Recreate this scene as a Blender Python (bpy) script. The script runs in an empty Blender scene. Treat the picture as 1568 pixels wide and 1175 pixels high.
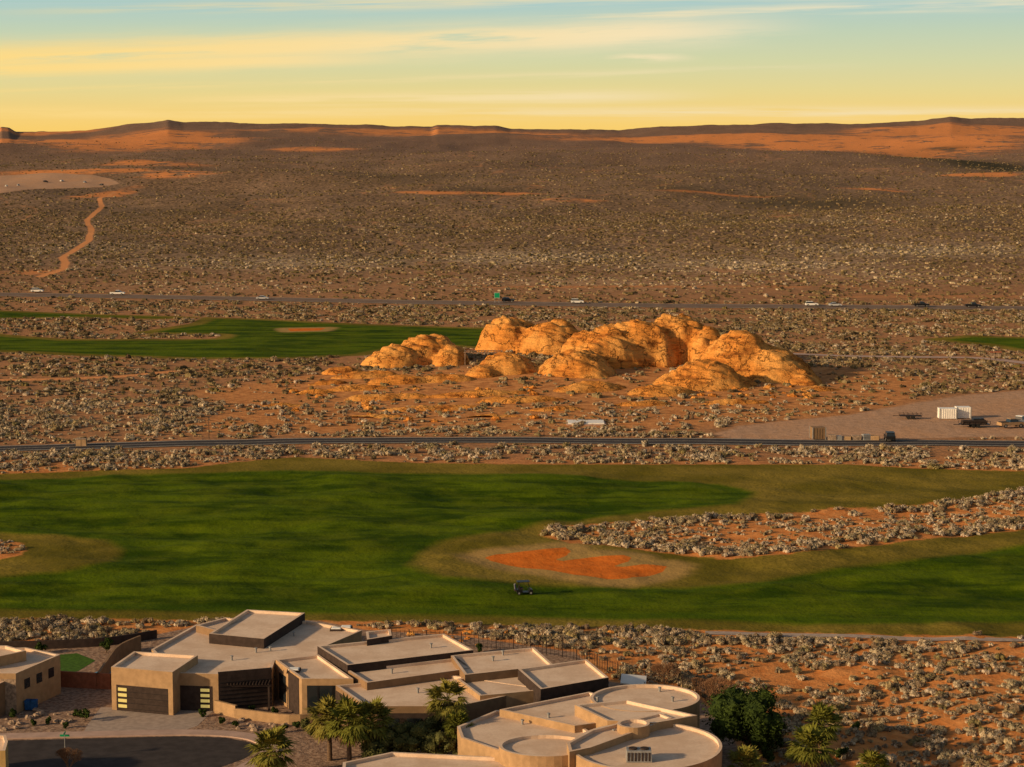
import bpy, bmesh, math, random
import numpy as np
from mathutils import Vector, Matrix
random.seed(7); rng=np.random.default_rng(11)
scn=bpy.context.scene
F=3000.0; H=57.0; CX,CY=784.0,588.0; HOR=230.0
PT=math.atan((CY-HOR)/F)
# ---------------------------------------------------------------- noise / terrain
def vn(x,y,s=0.0):
    ix=np.floor(x); iy=np.floor(y); fx=x-ix; fy=y-iy
    fx=fx*fx*(3-2*fx); fy=fy*fy*(3-2*fy)
    def h(a,b):
        v=np.sin(a*127.1+b*311.7+s*74.7)*43758.5453
        return v-np.floor(v)
    return (h(ix,iy)*(1-fx)+h(ix+1,iy)*fx)*(1-fy)+(h(ix,iy+1)*(1-fx)+h(ix+1,iy+1)*fx)*fy
def fbm(x,y,s=0.0,o=4):
    r=0;a=0.5;t=0
    for i in range(o):
        r=r+a*vn(x,y,s+i*3.1); t+=a; a*=0.5; x=x*2.03+5.1; y=y*2.03+1.7
    return r/t
def ss(a,b,v):
    t=np.clip((v-a)/(b-a),0,1); return t*t*(3-2*t)
SKY=np.array([(-900,205),(-300,207),(0,204),(8,195),(20,196),(30,202),(60,203),(140,200),(200,192),(240,188),(262,184),(285,188),(330,189),(400,190),(500,191),(620,194),(662,195),(670,192),(760,195),(782,199),(950,200),(985,197),(1040,194),(1180,190),(1300,190),(1400,187),(1450,180),(1480,183),(1568,182),(2400,186)],float)
def terr(x,y):
    x=np.asarray(x,float); y=np.asarray(y,float)
    yy=np.maximum(y,150.0)
    t=np.clip((yy-705)/(5000-705),0,1)
    px=CX+F*x/yy
    sk=np.interp(px,SKY[:,0],SKY[:,1])
    zr=57+(HOR-sk)/F*5000
    zr=zr*(ss(0.5,0.95,t))+ (57+33/F*5000)*(1-ss(0.5,0.95,t))
    z=t*zr
    z=z-np.maximum(yy-5000,0)*0.03
    far=ss(760,1300,yy)
    z=z+far*(1-ss(0.75,0.97,t))*((fbm(x/420,yy/420,2)-.5)*32+(fbm(x/70,yy/110,5)-.5)*5.5)
    z=z+ss(0.75,0.97,t)*(fbm(x/60,yy/300,8)-.5)*9
    # wash / shallow canyon cut below the eastern ridge
    z=z-14*np.exp(-((x-640)/130)**2-((yy-2700)/420)**2)
    fw=ss(236,250,yy)*(1-ss(338,350,yy))
    z=z+fw*((fbm(x/13+yy/30,yy/12-x/50,9,3)-.5)*1.5)
    mid=ss(350,362,yy)*(1-ss(640,690,yy))
    z=z+mid*(fbm(x/40,yy/40,12,3)-.5)*0.9
    sx=ss(24,36,x)*(1-ss(228,240,yy))
    z=z+sx*((fbm(x/10,yy/14,14,3)-.5)*1.6)
    # sandstone mound
    z=z+2.2*np.exp(-((x-15)/55)**2-((yy-500)/45)**2)
    return z
def ray(px,py):
    x=(px-CX)/F; v=(CY-py)/F
    return x, math.cos(PT)+v*math.sin(PT), -math.sin(PT)+v*math.cos(PT)
def V(px,py,z=0.0):
    a,b,c=ray(px,py); k=(z-H)/c
    return (a*k,b*k)
Ds=np.concatenate([np.linspace(120,800,3400),np.geomspace(800.2,5200,3000)])
def G(px,py):
    a,b,c=ray(px,py); k=Ds/b
    hz=H+c*k; d=hz-terr(a*k,Ds)
    i=np.argmax(d<0)
    if i==0: i=len(Ds)-1
    return (a*k[i],Ds[i])
def GZ(px,py):
    x,y=G(px,py); return (x,y,float(terr(x,y)))
def poly(pts): return np.array([G(*p) for p in pts])
def sdf(P,x,y,m=30.0):
    out=np.full(x.shape,-m)
    sel=(x>P[:,0].min()-m)&(x<P[:,0].max()+m)&(y>P[:,1].min()-m)&(y<P[:,1].max()+m)
    X=x[sel];Y=y[sel]
    if X.size==0: return out
    d=np.full(X.shape,1e12); ins=np.zeros(X.shape,bool); n=len(P)
    for i in range(n):
        ax,ay=P[i]; bx,by=P[(i+1)%n]; ex,ey=bx-ax,by-ay
        wx=X-ax; wy=Y-ay
        t=np.clip((wx*ex+wy*ey)/(ex*ex+ey*ey+1e-9),0,1)
        d=np.minimum(d,(wx-ex*t)**2+(wy-ey*t)**2)
        if abs(ey)>1e-9:
            c=((ay>Y)!=(by>Y))&(X<ex*(Y-ay)/ey+ax); ins^=c
    d=np.sqrt(d); out[sel]=np.clip(np.where(ins,d,-d),-m,m)
    return out
def line_d(P,x,y,m=30.0):
    out=np.full(x.shape,m)
    sel=(x>P[:,0].min()-m)&(x<P[:,0].max()+m)&(y>P[:,1].min()-m)&(y<P[:,1].max()+m)
    X=x[sel];Y=y[sel]; d=np.full(X.shape,m*m)
    for i in range(len(P)-1):
        ax,ay=P[i]; bx,by=P[i+1]; ex,ey=bx-ax,by-ay
        t=np.clip(((X-ax)*ex+(Y-ay)*ey)/(ex*ex+ey*ey+1e-9),0,1)
        d=np.minimum(d,(X-ax-ex*t)**2+(Y-ay-ey*t)**2)
    out[sel]=np.sqrt(d); return out
# ---------------------------------------------------------------- zones
P_main=poly([(-400,735),(0,727),(130,722),(280,718),(370,708),(450,701),(520,704),(650,710),(800,712),(1150,712),(1300,712),(1400,718),(1568,722),(2000,735),(2100,985),(1568,977),(1350,973),(1200,969),(1000,963),(850,961),(700,956),(600,953),(460,951),(300,951),(150,949),(0,948),(-400,946)])
P_tong=poly([(825,820),(835,811),(900,804),(1000,797),(1100,790),(1200,787),(1260,780),(1400,775),(1480,765),(1568,750),(1900,720),(2100,750),(1900,785),(1568,812),(1400,828),(1200,850),(1120,858),(1040,850),(960,840),(870,832)])
P_left=poly([(-200,826),(0,828),(30,832),(42,842),(30,852),(0,858),(-200,862)])
P_fair=poly([(-400,745),(0,736),(200,728),(450,721),(700,727),(950,735),(1100,742),(1152,755),(1130,773),(1000,784),(900,796),(820,803),(760,815),(680,830),(638,848),(625,866),(680,884),(800,895),(900,900),(1050,900),(1150,893),(1300,868),(1568,835),(2000,800),(2000,968),(1568,955),(1300,957),(1000,950),(600,943),(0,936),(-400,930)])
P_lr=poly([(-200,816),(0,816),(90,819),(160,828),(186,842),(170,860),(90,876),(0,884),(-200,890)])
P_bunk=poly([(742,855),(760,850),(795,846),(830,842),(865,839),(874,845),(868,852),(850,858),(862,860),(880,857),(905,854),(930,852),(955,851),(967,855),(962,861),(940,868),(955,869),(985,865),(1022,868),(1015,877),(990,884),(960,887),(930,888),(880,881),(820,872),(780,867),(752,860)])
P_far=poly([(-400,478),(0,476),(150,482),(300,486),(400,489),(560,497),(745,503),(930,508),(935,520),(745,535),(640,528),(560,545),(450,550),(250,550),(100,545),(0,540),(-400,530)])
P_isl=poly([(-400,489),(0,489),(130,487),(240,490),(310,487),(290,497),(200,511),(340,514),(330,519),(100,520),(0,512),(-400,508)])
P_fr=poly([(1410,520),(1480,514),(1568,517),(2000,520),(2000,545),(1568,540),(1500,529)])
P_grav=poly([(1090,666),(1130,653),(1250,641),(1330,631),(1400,616),(1480,606),(1568,598),(2000,580),(2000,673),(1568,670),(1380,673),(1200,675),(1120,674)])
P_bare=poly([(300,600),(470,575),(900,560),(1240,560),(1420,580),(1380,620),(1250,640),(1050,655),(850,662),(500,666),(250,662),(350,630)])
P_yard=poly([(-400,985),(0,985),(180,985),(300,960),(480,950),(560,966),(700,974),(880,1000),(935,1045),(1060,1060),(1120,1120),(1160,1230),(-400,1260)])
P_park=poly([(-300,275),(0,270),(60,266),(150,270),(188,280),(150,288),(80,290),(0,297),(-300,305)])
P_fb=poly([(440,504),(500,503),(490,507),(445,508)])
R_high=[(-400,443),(0,452),(200,455),(400,459),(600,463),(800,466),(1000,469),(1300,471),(1568,473),(2000,477)]
R_road=[(-500,701),(-250,695),(0,689),(150,684),(300,680),(500,676),(750,675),(1000,677),(1300,680),(1568,681),(2100,686)]
R_path=[(1212,543),(1300,547),(1400,548),(1480,548),(1540,553),(1640,566),(2000,590)]
R_cart=[(1080,971),(1200,973),(1300,976),(1568,983),(2000,992)]
R_trail=[(176,294),(152,305),(156,318),(133,338),(140,352),(136,370),(112,385),(96,395),(100,404),(97,413),(60,425)]
R_tr2=[(-300,588),(0,583),(100,581),(190,577),(260,570)]
L_high=np.array([G(*p) for p in R_high]); L_road=np.array([G(*p) for p in R_road]); L_path=np.array([G(*p) for p in R_path]); L_cart=np.array([G(*p) for p in R_cart]); L_trail=np.array([G(*p) for p in R_trail]); L_tr2=np.array([G(*p) for p in R_tr2])
# soft sand / dark / pale patches on the far slope
def blobs(lst,x,y):
    r=np.zeros(x.shape)
    for (bx,by,rx,ry,w) in lst:
        cx,cy=G(bx,by); _,y1=G(bx,by-ry); _,y2=G(bx,by+ry)
        sx=rx/F*cy; sy=max(abs(y1-y2)/2,4)
        r=np.maximum(r,w*np.exp(-(((x-cx)/sx)**2+((y-cy)/sy)**2)))
    return r
B_sand=[(250,212,120,6,1.1),(150,216,150,4,.9),(480,228,60,3,.8),(280,266,60,4,1),(130,262,120,3,.9),(240,250,80,4,.7),(1150,212,260,6,1.),(1350,222,150,11,1.5),(1480,205,140,10,1.3),(1390,236,35,5,1.3),(1500,268,60,3,.8),(1120,206,90,4,.9),(660,295,50,2,.8),(770,297,60,2,.7),(880,307,50,2,.7),(1100,298,90,2,.6),(1340,290,60,2,.6),(160,300,25,6,.9),(1050,440,350,2,.6),(500,470,160,2,.6),(1450,455,200,2,.6),(60,418,60,4,.6),(60,205,80,3,.9),(700,204,200,2,.7),(450,200,200,2,.7)]
B_dark=[(1240,312,130,13,1),(1110,342,40,6,.8),(740,292,60,4,.7),(1500,250,85,13,1.4),(1450,228,40,4,.8),(600,272,120,6,.5),(250,325,120,10,.5),(1040,288,70,6,.7),(400,470,60,3,1),(1450,335,160,8,.5)]  # dark olive patches; those at the far-right canyon are painted shade
B_pale=[(450,405,200,12,.9),(800,395,180,11,.9),(1150,408,200,12,1),(900,435,260,10,1),(1400,385,200,11,.8),(350,440,180,9,.8),(1350,425,180,10,.8),(1300,525,100,8,.8),(1480,505,200,7,.8),(650,480,200,4,.4),(200,500,150,10,.9),(1300,340,200,6,.4),(150,380,120,8,.4)]
def fields(x,y):
    f={}
    main=sdf(P_main,x,y); tong=sdf(P_tong,x,y); lf=sdf(P_left,x,y)
    far=np.minimum(sdf(P_far,x,y),-sdf(P_isl,x,y)); fr=sdf(P_fr,x,y)
    f['grass']=np.maximum(np.maximum(np.minimum(np.minimum(main,-tong),-lf),far),fr)
    f['fair']=np.maximum(np.minimum(sdf(P_fair,x,y),-sdf(P_lr,x,y)),np.maximum(far,fr)-5)
    f['bunk']=np.maximum(sdf(P_bunk,x,y),sdf(P_fb,x,y)); f['grav']=np.maximum(sdf(P_grav,x,y),sdf(P_park,x,y))
    f['bare']=sdf(P_bare,x,y); f['yard']=sdf(P_yard,x,y)
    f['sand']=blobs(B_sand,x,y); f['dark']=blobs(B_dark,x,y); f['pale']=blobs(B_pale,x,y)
    f['trail']=np.minimum(line_d(L_trail,x,y)/2.2,line_d(L_tr2,x,y)/2.2)
    return f
# ---------------------------------------------------------------- material helpers
class NT:
    def __init__(s,name,world=False):
        if world:
            s.m=bpy.data.worlds.new(name)
        else: s.m=bpy.data.materials.new(name)
        s.m.use_nodes=True; s.t=s.m.node_tree; s.t.nodes.clear()
    def n(s,typ,ins=None,**props):
        nd=s.t.nodes.new(typ)
        for k,v in props.items(): setattr(nd,k,v)
        if ins:
            for k,v in ins.items():
                if isinstance(v,bpy.types.NodeSocket): s.t.links.new(v,nd.inputs[k])
                else: nd.inputs[k].default_value=v
        return nd
    def math(s,op,a,b=0.0,c=None,clamp=False):
        i={0:a,1:b}
        if c is not None: i[2]=c
        return s.n('ShaderNodeMath',i,operation=op,use_clamp=clamp).outputs[0]
    def mr(s,v,a,b,c=0.0,d=1.0):
        return s.n('ShaderNodeMapRange',{0:v,1:a,2:b,3:c,4:d},interpolation_type='SMOOTHSTEP').outputs[0]
    def mix(s,f,a,b,bt='MIX'):
        def c(v): return v if isinstance(v,bpy.types.NodeSocket) else (*v,1)
        return s.n('ShaderNodeMix',{0:f,6:c(a),7:c(b)},data_type='RGBA',blend_type=bt).outputs[2]
    def noise(s,scale,detail=4,vec=None,rough=.55):
        i={'Scale':scale,'Detail':detail,'Roughness':rough}
        if vec is not None: i['Vector']=vec
        return s.n('ShaderNodeTexNoise',i).outputs[0]
    def pos(s): return s.n('ShaderNodeNewGeometry').outputs['Position']
    def scl(s,v,k):
        return s.n('ShaderNodeVectorMath',{0:v,1:k},operation='MULTIPLY').outputs[0]
    def attr(s,n): return s.n('ShaderNodeAttribute',attribute_name=n).outputs['Fac']
    def out(s,col,rough=.9,bump=None,bs=.5,bd=.1,spec=.2,em=None,metal=0.0):
        p=s.n('ShaderNodeBsdfPrincipled',{'Roughness':rough,'Specular IOR Level':spec,'Metallic':metal})
        if isinstance(col,bpy.types.NodeSocket): s.t.links.new(col,p.inputs['Base Color'])
        else: p.inputs['Base Color'].default_value=(*col,1)
        if bump is not None:
            b=s.n('ShaderNodeBump',{'Height':bump,'Strength':bs,'Distance':bd}); s.t.links.new(b.outputs[0],p.inputs['Normal'])
        if em: p.inputs['Emission Color'].default_value=(*em[0],1); p.inputs['Emission Strength'].default_value=em[1]
        o=s.n('ShaderNodeOutputMaterial'); s.t.links.new(p.outputs[0],o.inputs[0]); return s.m
def simple(name,col,var=.25,scale=3.0,rough=.85,**k):
    s=NT(name); n=s.noise(scale,5,s.pos())
    f=s.mr(n,.3,.7); lo=tuple(c*(1-var) for c in col); hi=tuple(min(1,c*(1+var)) for c in col)
    k.setdefault('spec',.1)
    return s.out(s.mix(f,lo,hi),rough,bump=n,bs=.25,bd=.03,**k)
# ground
s=NT('desert_ground_mat'); P=s.pos()
n1=s.noise(.06,4,P); n2=s.noise(.5,4,P); n3=s.noise(2.2,4,P); nb=s.noise(.012,4,P)
P2=s.scl(P,(.02,.006,0)); nl=s.noise(1.0,5,P2)
yv=s.n('ShaderNodeSeparateXYZ',{0:P}).outputs[1]
sand=s.mix(s.mr(n2,.3,.7),(.50,.18,.05),(.64,.28,.095))
sand=s.mix(s.mr(n3,.5,.78),sand,(.32,.15,.06))
sand2=s.mix(s.mr(n2,.35,.65),(.30,.155,.075),(.46,.22,.10))
sand2=s.mix(s.mr(n3,.45,.7),sand2,(.21,.13,.075))
sand2=s.mix(s.mr(s.attr('bare'),-8,6),sand2,s.mix(s.mr(n2,.35,.65),(.40,.165,.06),(.58,.27,.10)))
sand=s.mix(s.mr(yv,340,370),sand,sand2)
farf=s.mr(yv,650,1000)
fine=s.noise(.35,5,P,.75)
fcol=s.mix(s.mr(fine,.40,.60),(.095,.064,.042),(.36,.235,.145))
fcol=s.mix(s.mr(nl,.35,.65),fcol,s.mix(s.mr(fine,.42,.6),(.075,.052,.034),(.30,.19,.11)))
fcol=s.mix(s.math('MULTIPLY',s.attr('pale'),s.mr(fine,.42,.58)),fcol,(.50,.39,.26))
# thin dry washes
ws=s.noise(1.0,4,s.scl(P,(.0042,.0016,0)),.5)
wf=s.mr(s.math('ABSOLUTE',s.math('SUBTRACT',ws,.5)),.006,.0)
fcol=s.mix(s.math('MULTIPLY',wf,s.mr(n1,.4,.6,.1,.6)),fcol,(.46,.22,.10))
sdn=s.math('ADD',s.math('ADD',nb,s.math('MULTIPLY',n1,.9)),s.math('MULTIPLY',nl,.5))
sd=s.math('MULTIPLY',s.attr('sand'),s.mr(sdn,.9,1.3))
sd=s.math('MULTIPLY',s.mr(sd,.06,.40),s.mr(fine,.35,.5,.5,1.0))
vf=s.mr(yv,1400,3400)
fcol=s.mix(s.math('MULTIPLY',vf,.5),fcol,(.19,.115,.09))  # aerial haze painted into the ground colour, growing with distance
fcol=s.mix(sd,fcol,(.64,.25,.085))
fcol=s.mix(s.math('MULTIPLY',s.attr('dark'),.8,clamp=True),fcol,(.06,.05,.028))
col=s.mix(farf,sand,fcol)
col=s.mix(s.mr(s.math('ADD',s.attr('trail'),n1),1.6,1.1),col,(.64,.28,.11))
ycol=s.mix(s.mr(n3,.35,.65),(.19,.12,.085),(.36,.25,.18))
col=s.mix(s.mr(s.attr('yard'),-.3,.3),col,ycol)
gcol=s.mix(s.mr(n2,.3,.7),(.38,.235,.15),(.47,.30,.20))
gcol=s.mix(s.math('MULTIPLY',s.mr(n1,.45,.65),.4),gcol,(.50,.27,.14))
col=s.mix(s.mr(s.math('ADD',s.attr('grav'),s.math('MULTIPLY',s.math('SUBTRACT',n1,.5),8.0)),-1.,1.5),col,gcol)
# grass
ga=s.math('ADD',s.attr('grass'),s.math('MULTIPLY',s.math('SUBTRACT',n2,.5),3.0))
rough=s.mix(s.mr(n1,.35,.65),(.12,.10,.012),(.23,.17,.03))
rough=s.mix(s.mr(n3,.4,.8),rough,(.10,.085,.012))
P3=s.n('ShaderNodeMapping',{'Vector':P,'Rotation':(0,0,.6),'Scale':(.04,.17,1)}).outputs[0]
gs=s.noise(1.0,5,P3,.6); gs2=s.noise(.11,4,P,.6)  # light and shade of undulations, painted into the green as streaks and mottles
fair=s.mix(s.mr(gs,.38,.62),(.024,.050,.001),(.085,.128,.003))
fair=s.mix(s.math('MULTIPLY',s.mr(gs2,.42,.68),.55),fair,(.115,.145,.005))
fair=s.mix(s.math('MULTIPLY',s.mr(n3,.4,.8),.45),fair,(.030,.052,.002))
fe=s.math('ADD',s.attr('fair'),s.math('MULTIPLY',s.math('SUBTRACT',n1,.5),5.0))
fm=s.mr(fe,-1.6,1.6)
g=s.mix(fm,rough,fair)
band=s.math('MULTIPLY',s.mr(fe,.5,1.6),s.mr(fe,4.2,3.0))
g=s.mix(s.math('MULTIPLY',band,.45),g,(.035,.07,.003))
bk=s.attr('bunk')
g=s.mix(s.mr(s.math('ADD',bk,s.math('MULTIPLY',n2,2.)),-4.5,-1.),g,(.34,.22,.075))
col=s.mix(s.mr(ga,-.6,.6),col,g)
col=s.mix(s.mr(s.math('ADD',bk,s.math('MULTIPLY',s.math('SUBTRACT',n2,.5),.4)),-.1,.1),col,s.mix(s.mr(n2,.3,.7),(.52,.13,.018),(.60,.165,.026)))
bh=s.math('ADD',s.math('MULTIPLY',n3,.4),n2)
M_ground=s.out(col,.95,bump=bh,bs=.6,bd=.35,spec=.02)
# sandstone
s=NT('sandstone_mat'); P=s.pos()
Pm=s.n('ShaderNodeMapping',{'Vector':P,'Rotation':(.3,.42,0),'Scale':(.12,.12,1.0)}).outputs[0]
st=s.noise(1.2,7,Pm,.65); a=s.noise(.12,6,P); b=s.noise(1.1,6,P,.7)
c=s.mix(s.mr(st,.34,.58),(.36,.125,.028),(.70,.285,.06))
c=s.mix(s.mr(a,.42,.66),c,(.76,.37,.10))
c=s.mix(s.math('MULTIPLY',s.mr(b,.54,.74),.6),c,(.19,.07,.02))
rn=s.noise(.16,5,P,.6); cr=s.mr(s.math('ABSOLUTE',s.math('SUBTRACT',rn,.5)),0.0,.016)
c=s.mix(s.math('MULTIPLY',s.math('SUBTRACT',1.0,cr),.65),c,(.10,.04,.018))
hh=s.math('ADD',s.math('MULTIPLY',st,1.1),s.math('ADD',s.math('MULTIPLY',b,.7),s.math('MULTIPLY',cr,.5)))
M_rock=s.out(c,.95,bump=hh,bs=.9,bd=1.0,spec=.03)
# scrub
def scrubmat(name,stops):
    s=NT(name); r=s.n('ShaderNodeObjectInfo').outputs['Random']
    cr=s.n('ShaderNodeValToRGB',{0:r}); e=cr.color_ramp.elements
    for i,(p,c) in enumerate(stops):
        if i<2: el=e[i]; el.position=p
        else: el=e.new(p)
        el.color=(*c,1)
    n=s.noise(3.5,3,s.pos())
    c=s.mix(s.mr(n,.35,.65),cr.outputs[0],s.mix(1.0,cr.outputs[0],(.62,.56,.48),'MULTIPLY'))
    return s.out(c,.95,spec=.02)
M_sage=scrubmat('sagebrush_leaf_mat',[(0,(.29,.225,.14)),(1.0,(.62,.52,.38)),(.25,(.50,.43,.34)),(.42,(.22,.185,.08)),(.62,(.60,.51,.40)),(.8,(.36,.29,.14))])
M_plain=scrubmat('desert_brush_leaf_mat',[(0,(.12,.09,.05)),(1.0,(.42,.33,.21)),(.4,(.18,.135,.075)),(.6,(.32,.24,.14)),(.8,(.15,.125,.05))])
M_twig=simple('scrub_core_mat',(.15,.105,.065))
M_stucco=simple('tan_stucco_mat',(.36,.235,.13),.12,1.5)
M_stucco2=simple('brown_stucco_mat',(.22,.14,.08),.12,1.5)
M_dark=simple('dark_brown_cladding_mat',(.045,.032,.028),.2,2)
def roofmat():
    s=NT('beige_roof_membrane_mat'); P=s.pos(); a=s.noise(.35,5,P,.65); b=s.noise(4,3,P)
    c=s.mix(s.mr(a,.35,.65),(.60,.44,.32),(.72,.56,.43)); c=s.mix(s.math('MULTIPLY',s.mr(b,.4,.7),.25),c,(.42,.31,.22)); return s.out(c,.9,spec=.1)
M_roof=roofmat()
M_stone=simple('ledge_stone_mat',(.30,.22,.16),.4,3)
M_glass=NT('window_glass_mat').out((.015,.02,.025),.08,spec=.6)
M_lit=NT('lit_pane_mat').out((.4,.33,.12),.4,em=((1,.75,.22),.35))
M_asph=simple('asphalt_mat',(.046,.040,.040),.2,.8)
M_asph2=simple('highway_asphalt_mat',(.17,.12,.09),.15,.2)
M_conc=simple('concrete_mat',(.42,.30,.25),.12,.8)
M_pave=simple('driveway_paver_mat',(.34,.275,.235),.15,1.5)
M_white=simple('white_paint_mat',(.78,.76,.72),.05,1,rough=.4)
M_line=simple('road_paint_mat',(.62,.58,.5),.1,1)
M_black=simple('black_paint_mat',(.015,.015,.017),.2,1,rough=.35)
M_grey=simple('grey_metal_mat',(.25,.25,.25),.15,2,rough=.5)
M_rub=simple('rubber_mat',(.02,.02,.02))
M_green=simple('sign_green_mat',(.01,.28,.13),.05,1,rough=.4)
M_red=simple('red_clay_wall_mat',(.25,.09,.05),.2,2)
M_lawn=simple('lawn_mat',(.05,.11,.012),.3,2)
M_pool=NT('pool_water_mat').out((.02,.22,.35),.05,spec=.6)
M_trunk=simple('palm_trunk_mat',(.13,.085,.055),.35,8)
M_bark=simple('bark_mat',(.10,.065,.045),.35,8)
M_frond=scrubmat('palm_frond_mat',[(0,(.15,.17,.03)),(1,(.23,.21,.05))])
M_dead=simple('dead_frond_mat',(.28,.17,.08),.3,6)
def leafmat(name,lo,hi):
    s=NT(name); n=s.noise(1.3,4,s.pos()); m=s.noise(9,2,s.pos())
    return s.out(s.mix(s.mr(m,.3,.7),s.mix(s.mr(n,.35,.65),lo,hi),lo),.8,spec=.1)
M_leafd=leafmat('dark_leaf_mat',(.018,.032,.006),(.055,.085,.012))
M_leafo=leafmat('olive_leaf_mat',(.06,.065,.02),(.15,.15,.05))
M_brown=simple('dry_twig_mat',(.26,.14,.075),.3,6)
M_navy=simple('blue_cloth_mat',(.03,.04,.08)); M_blue=simple('blue_bin_mat',(.02,.08,.22))
# ---------------------------------------------------------------- mesh builder
class MB:
    def __init__(s): s.v=[];s.f=[];s.m=[];s.mats=[]
    def mi(s,m):
        if m not in s.mats: s.mats.append(m)
        return s.mats.index(m)
    def add(s,vs,fs,m):
        o=len(s.v); s.v+= [tuple(v) for v in vs]; k=s.mi(m)
        for f in fs: s.f.append([i+o for i in f]); s.m.append(k)
    def box(s,x0,x1,y0,y1,z0,z1,m,b=0.0):
        vs=[(x0,y0,z0),(x1,y0,z0),(x1,y1,z0),(x0,y1,z0),(x0+b,y0+b,z1),(x1-b,y0+b,z1),(x1-b,y1-b,z1),(x0+b,y1-b,z1)]
        s.add(vs,[(3,2,1,0),(4,5,6,7),(0,1,5,4),(1,2,6,5),(2,3,7,6),(3,0,4,7)],m)
    def extr(s,prof,y0,y1,m,inset=0.0,zi=None):
        n=len(prof); vs=[(x,y0,z) for x,z in prof]+[(x,y1,z) for x,z in prof]
        if zi is not None:
            vs=[(x,y+(inset if y==y0 else -inset)*(1 if z>zi else 0),z) for x,y,z in vs]
        s.add(vs,[tuple(range(n)),tuple(range(2*n-1,n-1,-1))]+[(i,i+n,(i+1)%n+n,(i+1)%n) for i in range(n)],m)
    def tube(s,a,b,r0,r1,m,n=8,cap=True):
        a=Vector(a);b=Vector(b);d=(b-a)
        if d.length<1e-6: return
        q=d.to_track_quat('Z','Y'); vs=[]
        for p,r in((a,r0),(b,r1)):
            for i in range(n):
                t=2*math.pi*i/n; vs.append(p+q@Vector((r*math.cos(t),r*math.sin(t),0)))
        fs=[(i,(i+1)%n,(i+1)%n+n,i+n) for i in range(n)]
        if cap: fs+=[tuple(range(n-1,-1,-1)),tuple(range(n,2*n))]
        s.add(vs,fs,m)
    def blob(s,c,r,m,k=.25,seg=10,rings=6,seed=0):
        rr=random.Random(seed); vs=[];fs=[]
        for j in range(rings+1):
            ph=math.pi*j/rings
            for i in range(seg):
                t=2*math.pi*i/seg; q=1+rr.uniform(-k,k)
                vs.append((c[0]+r[0]*q*math.sin(ph)*math.cos(t),c[1]+r[1]*q*math.sin(ph)*math.sin(t),c[2]+r[2]*q*math.cos(ph)))
        for j in range(rings):
            for i in range(seg):
                fs.append((j*seg+i,(j+1)*seg+i,(j+1)*seg+(i+1)%seg,j*seg+(i+1)%seg))
        s.add(vs,fs,m)
    def leaves(s,C,R,n,size,m,rr,shell=.55,flat=1.0,out=.9):
        for _ in range(n):
            d=Vector((rr.gauss(0,1),rr.gauss(0,1),rr.gauss(0,1))).normalized()
            q=rr.uniform(shell,1.05)
            p=Vector((C[0]+d.x*R[0]*q,C[1]+d.y*R[1]*q,C[2]+d.z*R[2]*q))
            nn=(d+Vector((rr.uniform(-1,1),rr.uniform(-1,1),rr.uniform(-.6,1)))*out).normalized()
            u=nn.orthogonal().normalized(); w=nn.cross(u); a=rr.uniform(0,6.28)
            u,w=u*math.cos(a)+w*math.sin(a),w*math.cos(a)-u*math.sin(a)
            z=size*rr.uniform(.6,1.4)
            s.add([p-u*z,p+w*z*.5,p+u*z,p-w*z*.5],[(0,1,2,3)],m)
    def spikes(s,C,R,n,size,m,rr):
        for _ in range(n):
            d=Vector((rr.gauss(0,1),rr.gauss(0,1),abs(rr.gauss(0,1)))).normalized()
            p=Vector((C[0]+d.x*R[0]*.75,C[1]+d.y*R[1]*.75,C[2]+d.z*R[2]*.75))
            u=(d+Vector((rr.uniform(-.6,.6),rr.uniform(-.6,.6),rr.uniform(0,.8)))).normalized()
            w=u.orthogonal().normalized(); a=rr.uniform(0,6.28); w=(w*math.cos(a)+u.cross(w)*math.sin(a))*size*.28
            z=size*rr.uniform(1.2,2.6)
            s.add([p-w,p+w,p+u*z],[(0,1,2)],m)
    def done(s,name,loc=(0,0,0),rz=0.0,sc=1.0,smooth=False,parent=None,link=True):
        me=bpy.data.meshes.new(name); me.from_pydata(s.v,[],s.f)
        for m in s.mats: me.materials.append(m)
        me.polygons.foreach_set('material_index',s.m)
        if smooth: me.polygons.foreach_set('use_smooth',[True]*len(s.f))
        me.update(); o=bpy.data.objects.new(name,me)
        o.location=loc; o.rotation_euler=(0,0,rz); o.scale=(sc,)*3
        if link: scn.collection.objects.link(o)
        if parent: o.parent=parent
        return o
def empty(name,loc=(0,0,0)):
    o=bpy.data.objects.new(name,None); o.location=loc; scn.collection.objects.link(o); return o
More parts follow.
